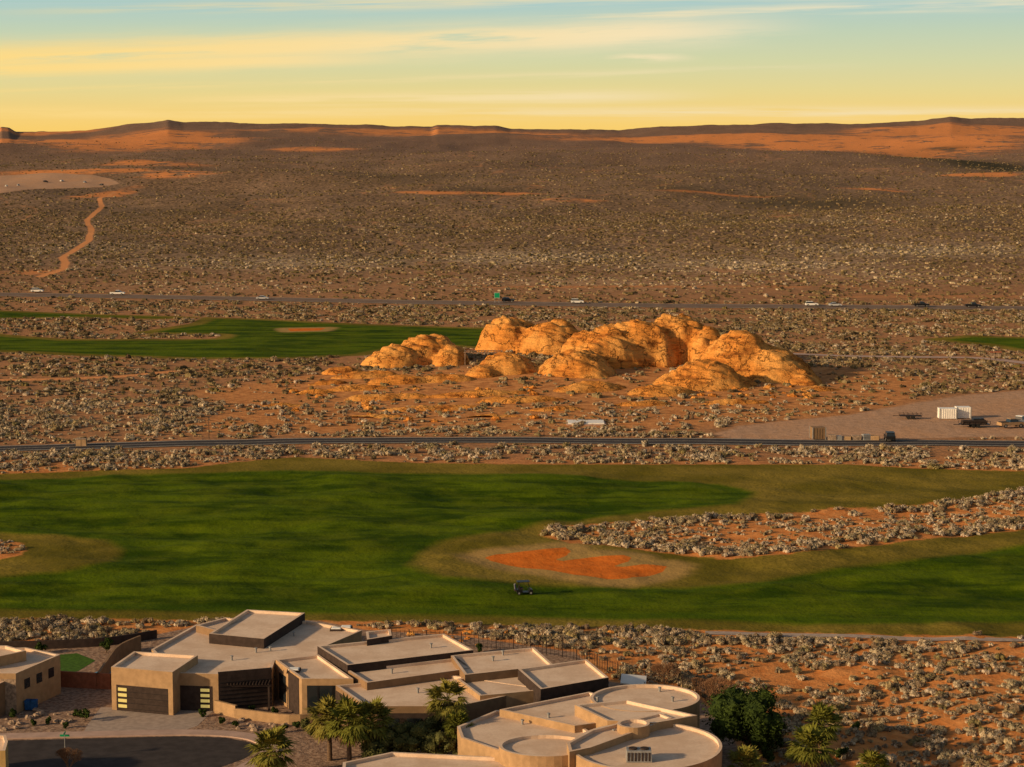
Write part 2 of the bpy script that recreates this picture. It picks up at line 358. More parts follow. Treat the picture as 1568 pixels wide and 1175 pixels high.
# ---------------------------------------------------------------- ground sheet
us=np.concatenate([np.array([-6,-3,-1.6,-1.0,-.7,-.5,-.4]),np.linspace(-.33,.33,760),np.array([.4,.5,.7,1.0,1.6,3,6])])
ys=np.concatenate([np.array([-3000,-800,-200,0,60,110,140,155]),1/np.linspace(1/168,1/5300,950),np.array([5600,6200,7500,10000,16000,30000])])
U,Y=np.meshgrid(us,ys); X=U*np.maximum(Y,160.0)
X=np.where(Y<160,U*160*np.where(abs(U)>.35,8,1),X)
Z=terr(X,Y)
nr,nc=X.shape
co=np.stack([X,Y,Z],-1).reshape(-1,3).astype(np.float32)
idx=np.arange(nr*nc).reshape(nr,nc)
q=np.stack([idx[:-1,:-1],idx[:-1,1:],idx[1:,1:],idx[1:,:-1]],-1).reshape(-1,4).astype(np.int32)
def npmesh(name,co,q,mat,attrs=None,smooth=True):
    me=bpy.data.meshes.new(name); me.vertices.add(len(co)); me.vertices.foreach_set('co',co.ravel().astype(np.float32))
    me.loops.add(q.size); me.loops.foreach_set('vertex_index',q.ravel())
    me.polygons.add(len(q)); me.polygons.foreach_set('loop_start',np.arange(0,q.size,4,dtype=np.int32))
    me.polygons.foreach_set('use_smooth',np.full(len(q),smooth))
    if attrs:
        for k,v in attrs.items():
            a=me.attributes.new(k,'FLOAT','POINT'); a.data.foreach_set('value',v.ravel().astype(np.float32))
    me.update(calc_edges=True); me.materials.append(mat)
    o=bpy.data.objects.new(name,me); scn.collection.objects.link(o); return o
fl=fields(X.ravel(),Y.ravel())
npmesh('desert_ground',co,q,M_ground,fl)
# ---------------------------------------------------------------- roads
def resample(P,step):
    out=[]
    for i in range(len(P)-1):
        a=np.array(P[i]);b=np.array(P[i+1]); n=max(1,int(np.linalg.norm(b-a)/step))
        for k in range(n): out.append(a+(b-a)*k/n)
    out.append(np.array(P[-1])); P=np.array(out)
    Q=P.copy()
    for _ in range(6): Q[1:-1]=(Q[:-2]+2*Q[1:-1]+Q[2:])/4
    return Q
def ribbon(name,pts,width,lift,mat,off=0.0,thick=0.0,step=3.0,world=False):
    P=resample([np.array(p) for p in (pts if world else [G(*p) for p in pts])],step)
    T=np.gradient(P,axis=0); T/=np.linalg.norm(T,axis=1)[:,None]+1e-9; N=np.stack([-T[:,1],T[:,0]],1)
    ks=np.linspace(-.5,.5,5); rows=[]
    for k in ks:
        p=P+N*(off+k*width); rows.append(np.stack([p[:,0],p[:,1],terr(p[:,0],p[:,1])+lift],1))
    if thick>0:
        a=rows[0].copy();a[:,2]-=thick;b=rows[-1].copy();b[:,2]-=thick; rows=[a]+rows+[b]
    A=np.stack(rows,1); n,c,_=A.shape
    idx=np.arange(n*c).reshape(n,c)
    q=np.stack([idx[:-1,:-1],idx[1:,:-1],idx[1:,1:],idx[:-1,1:]],-1).reshape(-1,4).astype(np.int32)
    return npmesh(name,A.reshape(-1,3),q,mat,smooth=False)
ribbon('highway',R_high,13,.12,M_asph2)
ribbon('highway_edge_line',R_high,.3,.14,M_line,off=5.8); ribbon('highway_edge_line',R_high,.3,.14,M_line,off=-5.8)
ribbon('desert_road',R_road,7.6,.12,M_asph)
for o_,w in((3.3,.28),(-3.3,.28),(0,.16)): ribbon('road_marking_line',R_road,w,.135,M_line,off=o_)
ribbon('park_path',R_path,4.5,.12,M_conc)
ribbon('cart_path',R_cart,1.6,.08,M_pave)
def sheet(name,pts,z,mat,thick=0.0):
    P=[V(px,py,z) for px,py in pts]; bm=bmesh.new()
    vs=[bm.verts.new((x,y,z)) for x,y in P]; f=bm.faces.new(vs); bm.normal_update()
    if f.normal.z<0: f.normal_flip()
    me=bpy.data.meshes.new(name); bm.to_mesh(me); bm.free(); me.materials.append(mat)
    o=bpy.data.objects.new(name,me); scn.collection.objects.link(o); return o
street=[(-400,1142),(0,1135),(150,1131),(280,1128),(345,1130),(385,1138),(395,1150),(372,1163),(330,1178),(300,1230),(-400,1260)]
sheet('residential_street',street,.02,M_asph)
ribbon('sidewalk',[(-400,1137),(0,1130),(150,1126),(290,1123),(360,1125),(408,1134),(422,1150),(400,1168),(355,1185),(340,1225)],1.7,.13,M_conc,thick=.13,step=1)
sheet('driveway',[(155,1083),(262,1088),(332,1084),(302,1112),(285,1118),(128,1122),(133,1112)],.012,M_pave)
sheet('backyard_lawn',[(92,1003),(118,1001),(146,1012),(120,1028),(90,1034)],.02,M_lawn)
sheet('swimming_pool',[(128,1036),(170,1022),(180,1030),(150,1042)],.03,M_pool)
x_,y_,z_=GZ(897,649)
m_pad=MB(); m_pad.box(-3.8,3.8,-2.6,2.6,-.6,.3,M_white,.05); m_pad.box(-4.1,4.1,-3.0,3.0,-.6,.08,M_conc); m_pad.done('concrete_pad',loc=(x_,y_,z_+.1))
# ---------------------------------------------------------------- sandstone outcrop
x0,x1,y0,y1=-75,110,415,610; st=.42
gx=np.arange(x0,x1,st); gy=np.arange(y0,y1,st); GX,GY=np.meshgrid(gx,gy)
w1=(fbm(GX/16,GY/16,31)-.5); w2=(fbm(GX/5,GY/5,37)-.5)
hgt=np.zeros_like(GX)
def lump(px,pyg,hw,dep,h,rot=0.0,p=2.2,q=.62,skew=0.0,wx=.38,k=2.0):
    global hgt
    cx,cy=V(px,pyg,0); s_=F/cy; rx=hw/s_; c,sn=math.cos(rot),math.sin(rot)
    dx=(GX-cx);dy=(GY-cy); a=(dx*c+dy*sn)/rx; b=(-dx*sn+dy*c)/dep
    a=a-skew*(1-a*a)*.5
    r=np.sqrt(a*a+b*b)+w1*wx+w2*.16
    L=h*np.clip(1-np.clip(r,0,2)**p,0,1)**q
    d=np.abs(hgt-L); hgt=np.maximum(hgt,L)+np.where((hgt>0.05)&(L>.05),np.maximum(k-d,0)**2/(4*k),0)*.8
lump(655,558,64,14,8.2,-.15,q=.8,p=1.7); lump(605,563,54,11,5.2,q=.8); lump(690,566,32,8,4.6)
lump(785,540,58,13,9.8,p=2.4,q=.7); lump(848,545,66,13,8.4,.1,q=.75); lump(888,548,32,9,6.5)
lump(775,579,56,9,4.8,.1,q=.8); lump(740,584,30,6,2.6)
lump(1038,560,70,16,12.6,.05,p=2.1,q=.8); lump(980,564,80,16,11.0,.1,p=2.2,q=.78); lump(925,568,76,15,9.2,.25,p=2.1,q=.8); lump(885,581,64,13,5.6,.45,q=.9); lump(1084,568,40,12,9.4,q=.8)
lump(1138,577,84,16,10.4,-.05,p=1.7,q=.95); lump(1188,582,62,14,7.4,-.1,p=2.,q=.85); lump(1080,594,92,13,6.2,.3,p=1.5,q=1.); lump(1226,587,36,10,3.4,q=.9)
lump(905,602,70,6,2.2,.5,q=.9); lump(1015,606,60,6,2.6,.3,q=.9)
for (a,b,c_,d,e) in [(500,592,40,3,1.4),(520,577,35,4,2.2),(560,583,60,4,1.6),(610,592,60,4,1.8),(680,590,50,4,1.7),(540,600,60,2.5,1.2),(600,612,80,3,1.3),(720,610,90,3,1.3),(800,618,70,3,1.2),(480,604,40,2.5,1.1),(660,628,80,3,1.),(860,630,60,2.5,1.1),(440,622,50,2.5,.9),(760,640,60,2,.9),(980,622,60,3,1.1),(1130,620,70,2.5,1.2),(570,640,60,2,.8),(1250,600,50,3,1.1)]:
    lump(a,b,c_,d,e+.35,.2,wx=.9,k=.2)
big=ss(1.2,3.5,hgt)
rA=np.abs(fbm(GX/17+.03*GY,GY/13,41,3)-.5)*2; rB=np.abs(fbm(GX/5.5,GY/5.5,43,4)-.5)*2
# ridged erosion: gullies and broad crests
hz=hgt+big*(np.minimum(rA,.4)-.2)*5.5*np.clip(hgt/9,.25,1)+big*(np.minimum(rB,.3)-.12)*1.1
strat=(hz+.26*GX+.10*GY+w1*5)/1.7; fr_=strat-np.floor(strat)
hz=hz+big*(ss(.3,.7,fr_)-fr_)*.9
hz=hz+ss(.2,1.5,hgt)*((fbm(GX/4,GY/4,47)-.5)*1.0+(fbm(GX/1.1,GY/1.1,49,2)-.5)*.4)
RZ=terr(GX,GY)+hz-.6
nr2,nc2=GX.shape; idx=np.arange(nr2*nc2).reshape(nr2,nc2)
q2=np.stack([idx[:-1,:-1],idx[:-1,1:],idx[1:,1:],idx[1:,:-1]],-1).reshape(-1,4)
hm=hgt.ravel()[q2].max(1)>0
q2=q2[hm].astype(np.int32)
used,inv=np.unique(q2,return_inverse=True)
rock=npmesh('sandstone_outcrop',np.stack([GX,GY,RZ],-1).reshape(-1,3)[used],inv.reshape(-1,4).astype(np.int32),M_rock)
def rock_h(x,y):
    i=np.clip(((y-y0)/st).astype(int),0,nr2-1); j=np.clip(((x-x0)/st).astype(int),0,nc2-1)
    ok=(x>x0)&(x<x1)&(y>y0)&(y<y1)
    return np.where(ok,hgt[i,j],0)
# ---------------------------------------------------------------- scrub
def bush(name,seed,n,size,mat,nl=6,sk=.4):
    rr=random.Random(seed); b=MB()
    lob=[(rr.uniform(-.32,.32),rr.uniform(-.32,.32),rr.uniform(.14,.34),rr.uniform(.18,.30)) for _ in range(nl)]
    for i,(a,c,z,r) in enumerate(lob): b.blob((a,c,z*.8),(r*.8,r*.8,r*.8),mat if i%3 else M_twig,.3,7,4,seed+i)
    for (a,c,z,r) in lob:
        b.leaves((a,c,z),(r,r,r*.9),int(n*(1-sk))//nl,size,mat,rr,.7,out=.45); b.spikes((a,c,z),(r,r,r*.9),int(n*sk)//nl,size,mat,rr)
    o=b.done(name,link=False,smooth=False); return o
def farbush(name,seed,mat):
    rr=random.Random(seed); b=MB()
    for i in range(3): b.blob((rr.uniform(-.3,.3),rr.uniform(-.3,.3),.16),(rr.uniform(.25,.42),rr.uniform(.25,.42),rr.uniform(.2,.34)),mat,.35,6,3,seed+9*i)
    return b.done(name,link=False,smooth=False)
def scatter(name,protos,x,y,sc,sink=.05):
    col=bpy.data.collections.new(name+'_prototypes')
    for o in protos: col.objects.link(o)
    z=terr(x,y)-sink*sc; me=bpy.data.meshes.new(name); me.vertices.add(len(x))
    me.vertices.foreach_set('co',np.stack([x,y,z],1).ravel().astype(np.float32))
    n=len(x); S=np.stack([sc*rng.uniform(.8,1.25,n),sc*rng.uniform(.8,1.25,n),sc*rng.uniform(.65,1.1,n)],1)
    R=np.stack([rng.uniform(-.1,.1,n),rng.uniform(-.1,.1,n),rng.uniform(0,6.28,n)],1)
    for k,v in(('scl',S),('rot',R)):
        a=me.attributes.new(k,'FLOAT_VECTOR','POINT'); a.data.foreach_set('vector',v.ravel().astype(np.float32))
    o=bpy.data.objects.new(name,me); scn.collection.objects.link(o)
    ng=bpy.data.node_groups.new(name,'GeometryNodeTree')
    ng.interface.new_socket('Geometry',in_out='INPUT',socket_type='NodeSocketGeometry'); ng.interface.new_socket('Geometry',in_out='OUTPUT',socket_type='NodeSocketGeometry')
    N=ng.nodes; gi=N.new('NodeGroupInput'); go=N.new('NodeGroupOutput'); ip=N.new('GeometryNodeInstanceOnPoints'); ci=N.new('GeometryNodeCollectionInfo')
    ci.inputs['Collection'].default_value=col; ci.inputs['Separate Children'].default_value=True; ci.inputs['Reset Children'].default_value=True
    ip.inputs['Pick Instance'].default_value=True
    A=[]
    for k in('scl','rot'):
        a=N.new('GeometryNodeInputNamedAttribute'); a.data_type='FLOAT_VECTOR'; a.inputs['Name'].default_value=k; A.append(a)
    L=ng.links; L.new(gi.outputs[0],ip.inputs['Points']); L.new(ci.outputs[0],ip.inputs['Instance'])
    L.new([q_ for q_ in A[0].outputs if q_.enabled][0],ip.inputs['Scale']); L.new([q_ for q_ in A[1].outputs if q_.enabled][0],ip.inputs['Rotation']); L.new(ip.outputs[0],go.inputs[0])
    md=o.modifiers.new('scatter','NODES'); md.node_group=ng; return o
def samp(ya,yb,dens,w=.30):
    area=w*(yb*yb-ya*ya); n=int(area*dens)
    y=np.sqrt(rng.uniform(ya*ya,yb*yb,n)); x=rng.uniform(-w,w,n)*y; return x,y
def keepmask(x,y,dn):
    f=fields(x,y)
    p=dn*np.ones_like(x)
    p=np.where(f['grass']>-.4,0,p); p=np.where(f['grav']>-1.5,0,p); p=np.where(f['yard']>-.5,0,p)
    p=np.where((f['bare']>0)&(y>400),p*.3,p)
    p=np.where(line_d(L_road,x,y)<5.5,0,p); p=np.where(line_d(L_high,x,y)<8,0,p); p=np.where(line_d(L_path,x,y)<3.5,0,p); p=np.where(line_d(L_cart,x,y)<1.6,0,p)
    p=np.where(f['trail']<1.3,0,p); p=np.where(rock_h(x,y)>.3,0,p)
    p=p*(1-.9*np.clip(f['sand'],0,1))
    cl=fbm(x/9,y/9,61,3); p=p*np.clip((cl-.28)*4,.15,1.2)
    return rng.uniform(0,1,len(x))<p,f
near=[bush('sagebrush_near_%d'%i,100+i,280,.05,M_sage,7) for i in range(7)]
midb=[bush('sagebrush_mid_%d'%i,200+i,70,.085,M_sage,5) for i in range(6)]
farb=[farbush('desert_brush_far_%d'%i,300+i,M_plain) for i in range(5)]
pal=[farbush('desert_brush_pale_%d'%i,320+i,M_sage) for i in range(3)]
x,y=samp(170,238,1.2); k,f=keepmask(x,y,.75); x,y=x[k],y[k]
sc=np.exp(rng.normal(-.15,.36,len(x))); scatter('sagebrush_scrub_near',near,x,y,np.clip(sc,.4,1.9))
x,y=samp(222,236,.7); k,f=keepmask(x,y,.85); x,y=x[k],y[k]; scatter('sagebrush_row_golf_edge',near,x,y,rng.uniform(.9,1.9,len(x)))
x,y=samp(255,345,.9); k,f=keepmask(x,y,.8); x,y=x[k],y[k]
edge=np.abs(sdf(P_tong,x,y))
sc=np.where(edge<5,rng.uniform(1.1,2.2,len(x)),rng.uniform(.5,1.4,len(x))); scatter('sagebrush_scrub_tongue',midb,x,y,sc)
x,y=samp(345,440,.62); k,f=keepmask(x,y,.9); x,y=x[k],y[k]; scatter('sagebrush_scrub_roadside',midb,x,y,np.clip(np.exp(rng.normal(.12,.4,len(x))),.4,2.3))
x,y=samp(440,730,.36); k,f=keepmask(x,y,.9); x,y=x[k],y[k]; scatter('sagebrush_scrub_middle',midb[:3]+farb,x,y,np.clip(np.exp(rng.normal(.12,.4,len(x))),.4,2.4))
x,y=samp(730,1400,.12); k,f=keepmask(x,y,.9); pl=f['pale'][k]; x,y=x[k],y[k]; isp=rng.uniform(0,1,len(x))<np.clip(pl*.75,.06,.8)
scatter('desert_brush_plain',farb,x[~isp],y[~isp],np.clip(np.exp(rng.normal(.15,.35,(~isp).sum())),.5,2.4)); scatter('desert_brush_plain_pale',pal,x[isp],y[isp],np.clip(np.exp(rng.normal(.22,.3,isp.sum())),.5,2.4))
x,y=samp(1400,3400,.014); k,f=keepmask(x,y,.9); k&=rng.uniform(0,1,len(x))<(1-ss(1500,3400,y)*.85); x,y=x[k],y[k]; scatter('desert_brush_distant',farb,x,y,rng.uniform(1.0,2.6,len(x)))
# ---------------------------------------------------------------- buildings
def block(parent,name,pts,h,wall=M_stucco,roof=M_roof,par=.28,rec=.3,z0=-.1,rim=None):
    P=[Vector((*V(px,py,h),h)) for px,py in pts]; bm=bmesh.new()
    vs=[bm.verts.new(p) for p in P]; f=bm.faces.new(vs); bm.normal_update()
    if f.normal.z<0: f.normal_flip()
    r=bmesh.ops.extrude_face_region(bm,geom=[f])
    for v in vs: v.co.z=z0
    bm.normal_update()
    top=[g for g in r['geom'] if isinstance(g,bmesh.types.BMFace)][0]
    bmesh.ops.inset_region(bm,faces=[top],thickness=par,depth=0,use_even_offset=True)
    r2=bmesh.ops.extrude_face_region(bm,geom=[top]); nv=[v for v in r2['geom'] if isinstance(v,bmesh.types.BMVert)]
    bmesh.ops.translate(bm,vec=(0,0,-rec),verts=nv)
    if top.is_valid: bm.faces.remove(top)
    bmesh.ops.recalc_face_normals(bm,faces=bm.faces)
    for g in bm.faces:
        zc=[v.co.z for v in g.verts]; flat=abs(max(zc)-min(zc))<1e-4
        g.material_index=1 if (flat and zc[0]>h-rec-.01) or (min(zc)>h-rec-.01) else 0
    me=bpy.data.meshes.new(name); bm.to_mesh(me); bm.free(); me.materials.append(wall); me.materials.append(roof)
    o=bpy.data.objects.new(name,me); scn.collection.objects.link(o); o.parent=parent
    return P
def panel(parent,name,A,B,t0,t1,z0,z1,mat,proud=.05,depth=.12):
    A=Vector((A[0],A[1],0));B=Vector((B[0],B[1],0)); d=(B-A).normalized(); L=(B-A).length
    n=Vector((-d.y,d.x,0)); 
    if n.dot(-(A+B)/2)<0: n=-n
    a=A+d*L*t0;b=A+d*L*t1; m=MB(); vs=[]
    for k in(-depth,proud):
        for p,z in((a,z0),(b,z0),(b,z1),(a,z1)): q_=p+n*k; vs.append((q_.x,q_.y,z))
    m.add(vs,[(0,1,2,3),(7,6,5,4),(0,4,5,1),(1,5,6,2),(2,6,7,3),(3,7,4,0)],mat)
    return m.done(name,parent=parent)
def ell(cx,cy,rx,ry,n=36): return [(cx+rx*math.cos(2*math.pi*i/n),cy+ry*math.sin(2*math.pi*i/n)) for i in range(n)]
HA=empty('modern_desert_house')
Pm_=block(HA,'main_wing',[(232,995),(300,957),(470,951),(554,966),(500,989),(487,1004),(421,1012),(416,1026),(334,1033),(266,1031)],3.9)
Pg=block(HA,'garage_wing',[(205,998),(303,1004),(264,1030),(170,1022)],4.5)
block(HA,'great_room_roof',[(378,934),(467,939),(404,979),(320,971)],4.7,M_dark)
block(HA,'back_room_roof',[(300,958),(345,946),(375,950),(330,966)],4.4,M_stucco2)
block(HA,'raised_wing',[(486,990),(680,971),(725,996),(532,1019)],4.9,M_dark)
block(HA,'clerestory_box',[(560,968),(598,964),(600,974),(562,980)],5.3,M_dark)
block(HA,'center_wing',[(530,1026),(700,1008),(722,1024),(562,1046)],4.3,M_stucco2)
block(HA,'bedroom_wing',[(690,1004),(818,992),(848,1019),(712,1034)],4.6,M_stucco2)
block(HA,'corner_room',[(793,1025),(898,1010),(932,1038),(828,1056)],4.85,M_dark)
Pf=block(HA,'front_wing',[(514,1050),(690,1034),(832,1054),(700,1082),(560,1082)],3.8,M_stucco2)
block(HA,'front_connector',[(700,1040),(800,1028),(842,1056),(735,1066)],4.05,M_stucco)
Pp=block(HA,'entry_porch_roof',[(422,1011),(488,1003),(541,1040),(462,1040)],4.2,M_stucco)
a,b=Pg[3],Pg[2]
panel(HA,'garage_door',a,b,.08,.92,0,2.7,M_dark,.03); 
for i in range(4): panel(HA,'garage_door_pane_%d'%i,a,b,.11,.25,.35+i*.58,.68+i*.58,M_lit,.06)
for i in range(4): panel(HA,'garage_door_groove_%d'%i,a,b,.08,.92,.28+i*.58,.31+i*.58,M_black,.045)
a,b=Pm_[9],Pm_[8]
panel(HA,'side_garage_door',a,b,.12,.86,0,2.6,M_dark,.04)
for i in range(4): panel(HA,'side_door_pane_%d'%i,a,b,.60,.80,.35+i*.56,.66+i*.56,M_lit,.07)
a,b=Pm_[8],Pm_[7]; panel(HA,'dark_slat_facade',a,b,0,1,0,3.4,M_dark,.05); 
for i in range(7): panel(HA,'slat_%d'%i,a,b,.02,.98,.4+i*.42,.46+i*.42,M_black,.09)
panel(HA,'dark_facade_top',a,b,0,1,3.4,4.1,M_dark,.07)
panel(HA,'dark_front_wall',Pf[4],Pf[3],0.12,.95,0,3.1,M_dark,.05)
panel(HA,'dark_fascia',Pf[0],Pf[4],0.02,.98,1.2,3.3,M_dark,.05)
for i in range(3): panel(HA,'front_window_%d'%i,Pf[4],Pf[3],.2+i*.25,.36+i*.25,.6,2.6,M_glass,.09)
a,b=Pp[3],Pp[2]
panel(HA,'entry_glass',a,b,.1,.95,0,3.5,M_glass,.06); panel(HA,'entry_door_frame',a,b,.58,.62,0,3.5,M_black,.1); panel(HA,'entry_mullion',a,b,.3,.33,0,3.5,M_black,.1)
panel(HA,'entry_side_window',Pp[0],Pp[3],.15,.4,.4,3.2,M_glass,.06)
panel(HA,'entry_stone',Pp[0],Pp[3],.5,.9,0,4.0,M_dark,.05)
for i in range(3): panel(HA,'garage_side_slot_%d'%i,Pg[0],Pg[3],.2+i*.25,.3+i*.25,2.6,3.2,M_glass,.05)
def pergola(name,c1,c2,h,dep,mat,n=9,parent=None,z=0.0):
    m=MB(); w=abs(c2[0]-c1[0]); 
    for xx in(0,w):
        for yy in(0,dep): m.box(xx-.09,xx+.09,yy-.09,yy+.09,-.3,h,mat)
    m.box(-.3,w+.3,-.12,.0,h,h+.22,mat); m.box(-.3,w+.3,dep,dep+.12,h,h+.22,mat)
    for i in range(n): xx=w*i/(n-1); m.box(xx-.05,xx+.05,-.4,dep+.4,h+.225,h+.38,mat)
    o=m.done(name,loc=(min(c1[0],c2[0]),c1[1],z)); 
    if parent: o.parent=parent
    return o
p1=V(350,1088,0);p2=V(412,1088,0); pergola('entry_pergola',p1,p2,2.5,3.0,M_dark,14,HA)
def vent(px,py,h,hh=.5,r=.12,par=None):
    x_,y_=V(px,py,h); m=MB(); m.tube((0,0,-.2),(0,0,hh),r,r,M_grey); m.tube((0,0,hh),(0,0,hh+.12),r*1.7,r*1.7,M_grey); o=m.done('roof_vent',loc=(x_,y_,h)); o.parent=par
for px,py,h in[(392,1000,3.6),(414,998,3.6),(450,975,3.6),(355,1012,3.6),(600,1032,4.),(755,1013,4.3),(770,1004,4.3),(640,1062,3.5),(720,1048,3.5),(660,993,4.6)]: vent(px,py,h,.4,.10,HA)
def skylight(px,py,h,par):
    x_,y_=V(px,py,h); m=MB(); m.box(-.7,.7,-.7,.7,-.1,.2,M_dark,.05); m.box(-.55,.55,-.55,.55,.2,.28,M_white,.1); o=m.done('skylight',loc=(x_,y_,h)); o.parent=par
skylight(515,965,3.62,HA); skylight(530,963,3.62,HA); skylight(450,1028,3.92,HA)
# house B
HB=empty('curved_stucco_house')
block(HB,'round_great_room',ell(988,1069,84,21),4.7)
block(HB,'fan_wing',ell(990,1143,116,37,48),4.5)
block(HB,'mid_wing',[(765,1087),(902,1060),(990,1082),(1000,1096),(880,1112)],4.2)
block(HB,'west_wing',[(700,1113),(760,1088),(860,1092),(905,1122),(870,1150),(770,1152),(706,1130)],3.8)
block(HB,'wedge_roof',[(880,1080),(960,1072),(1068,1096),(1000,1108),(930,1104)],4.95)
block(HB,'round_bay',ell(836,1142,72,17),4.15)
block(HB,'spiral_wall_room',[(905,1118),(1010,1092),(1030,1100),(905,1145),(872,1152),(868,1138)],4.85)
block(HB,'turret',ell(970,1108,25,7,24),5.3)
block(HB,'front_low_roof',[(525,1168),(600,1152),(770,1160),(850,1172),(900,1230),(520,1230)],3.0)
for px in(725,745): panel(HB,'window_%d'%px,V(706,1130,3.8),V(770,1152,3.8),(px-710)/64,(px-698)/64,1.0,2.4,M_glass,.05)
for px,py,h in[(915,1075,4.6),(940,1125,4.2),(1010,1060,4.4),(840,1100,3.9),(1030,1075,4.4),(800,1110,3.5)]: vent(px,py,h,.35,.1,HB)
m=MB(); m.box(-1.1,1.1,-.7,.7,0,1.0,M_grey,.03); 
for i in range(7): m.box(-1.0+i*.3,-.85+i*.3,-.73,-.7,.12,.88,M_dark)
m.tube((-.5,0,1.0),(-.5,0,1.12),.38,.38,M_dark,14); m.tube((.5,0,1.0),(.5,0,1.12),.38,.38,M_dark,14)
m.done('rooftop_hvac_unit',loc=(*V(978,1165,4.2),4.22)).parent=HB
m=MB(); m.add([(0,0,0),(2.6,.5,-.5),(2.8,2.2,.1),(.2,1.6,.5),(0,0,-.1),(2.6,.5,-.6),(2.8,2.2,0),(.2,1.6,.4)],[(0,1,2,3),(7,6,5,4),(0,4,5,1),(1,5,6,2),(2,6,7,3),(3,7,4,0)],M_white)
for p in((.1,.1),(2.5,.6),(2.6,2.1),(.3,1.6)): m.tube((p[0],p[1],-3.2),(p[0],p[1],-.1),.05,.05,M_grey)
m.done('shade_sail',loc=(*V(950,1046,3.4),3.4))
# house C (left)
HC=empty('tan_stucco_house')
Pc=block(HC,'main_block',[(-160,1000),(40,992),(92,1003),(24,1032),(-160,1030)],4.2,M_stucco)
block(HC,'raised_entry',[(-160,990),(10,989),(40,997),(-30,1012),(-160,1012)],5.0,M_stucco)
a,b=Pc[3],Pc[2]
for i,t in enumerate((.18,.45,.72)): panel(HC,'window_%d'%i,a,b,t,t+.12,2.2,3.2,M_glass,.05)
panel(HC,'stone_veneer',Pc[4],Pc[3],.8,1.0,0,3.6,M_stone,.08)
Pd=block(HC,'front_garage',[(-160,1030),(6,1028),(24,1036),(-10,1052),(-160,1052)],3.4,M_stucco2)
HD=empty('ochre_house_corner'); block(HD,'corner_block',[(-120,1128),(9,1126),(12,1136),(8,1150),(-120,1152)],3.6,simple('ochre_stucco_mat',(.42,.29,.12),.1,2))
def wall(name,pts,h,th,mat):
    P=[np.array(V(px,py,0)) for px,py in pts]
    return ribbon(name,P,th,h,mat,thick=h+.05,step=1.0,world=True)
wall('retaining_wall',[(360,1100),(400,1104),(440,1112),(478,1112),(510,1102)],1.0,.3,M_stucco)
wall('courtyard_wall',[(330,1092),(352,1096),(362,1100)],1.3,.3,M_stucco)
wall('backyard_wall',[(92,1052),(120,1054),(170,1056)],1.7,.25,M_red)
wall('backyard_wall',[(150,1056),(180,1010),(215,996)],1.7,.25,M_stucco2)
wall('backyard_wall',[(-200,1000),(60,995),(170,990),(240,978)],1.0,.2,M_dark)
def fence(name,pts,h=1.6):
    P=resample([np.array(V(px,py,0)) for px,py in pts],.5); m=MB()
    for i,p in enumerate(P):
        m.box(p[0]-.02,p[0]+.02,p[1]-.02,p[1]+.02,0,h,M_dark) if i%4 else m.box(p[0]-.05,p[0]+.05,p[1]-.05,p[1]+.05,0,h+.1,M_dark)
        if i: 
            for z in(.2,h-.15): m.tube((*P[i-1],z),(*p,z),.025,.025,M_dark,4)
    return m.done(name)
fence('iron_fence',[(600,985),(700,990),(800,997),(880,1010),(950,1040)]); fence('iron_fence',[(960,1048),(1060,1060),(1110,1090),(1150,1130)])
fence('iron_fence',[(80,985),(140,985),(180,984)])
# ---------------------------------------------------------------- trees
def palm(px,py,h,r,seed,pyb=None):
    rr=random.Random(seed); x_,y_=V(px,py,0); m=MB(); seg=7
    for i in range(seg):
        m.tube((0,0,h*i/seg-.1),(0,0,h*(i+1)/seg),.24-.06*i/seg+.02,.24-.06*(i+1)/seg,M_trunk,10)
    def frond(el,az,mat,L):
        d=Vector((math.cos(el)*math.cos(az),math.cos(el)*math.sin(az),math.sin(el)))
        base=Vector((0,0,h)); pet=base+d*L*.5; m.tube(base,pet,.025,.018,mat,3,False)
        side=Vector((-math.sin(az),math.cos(az),0)); up=side.cross(d)*-1
        for k in range(11):
            a=(k-5)/5*1.35
            dd=(d*math.cos(a)+side*math.sin(a)).normalized(); l=L*.66*(1-.18*abs(a))*rr.uniform(.85,1.1)
            t=pet+dd*l+Vector((0,0,-.28*l*rr.uniform(.3,1.2))); mid=pet+dd*l*.55; w=(side*math.cos(a)-d*math.sin(a))*.08*l
            m.add([pet,mid+w,t,mid-w],[(0,1,2,3)],mat)
    for i in range(64):
        el=math.radians(rr.uniform(-40,85)); frond(el,rr.uniform(0,6.28),M_frond,r*rr.uniform(.75,1.1))
    for i in range(22): frond(math.radians(rr.uniform(-78,-40)),rr.uniform(0,6.28),M_dead,r*.75)
    return m.done('fan_palm_tree',loc=(x_,y_,0))
for i,(px,py,h,r) in enumerate([(686,1150,5.0,2.2),(505,1165,3.9,2.3),(535,1180,4.5,2.4),(570,1170,4.0,2.3),(415,1198,2.9,2.4),(1256,1172,3.9,2.1),(1240,1198,3.2,2.2),(1140,1215,2.6,1.9),(1335,1222,2.8,1.7),(700,1165,3.2,1.6)]): palm(px,py,h,r,i+50)
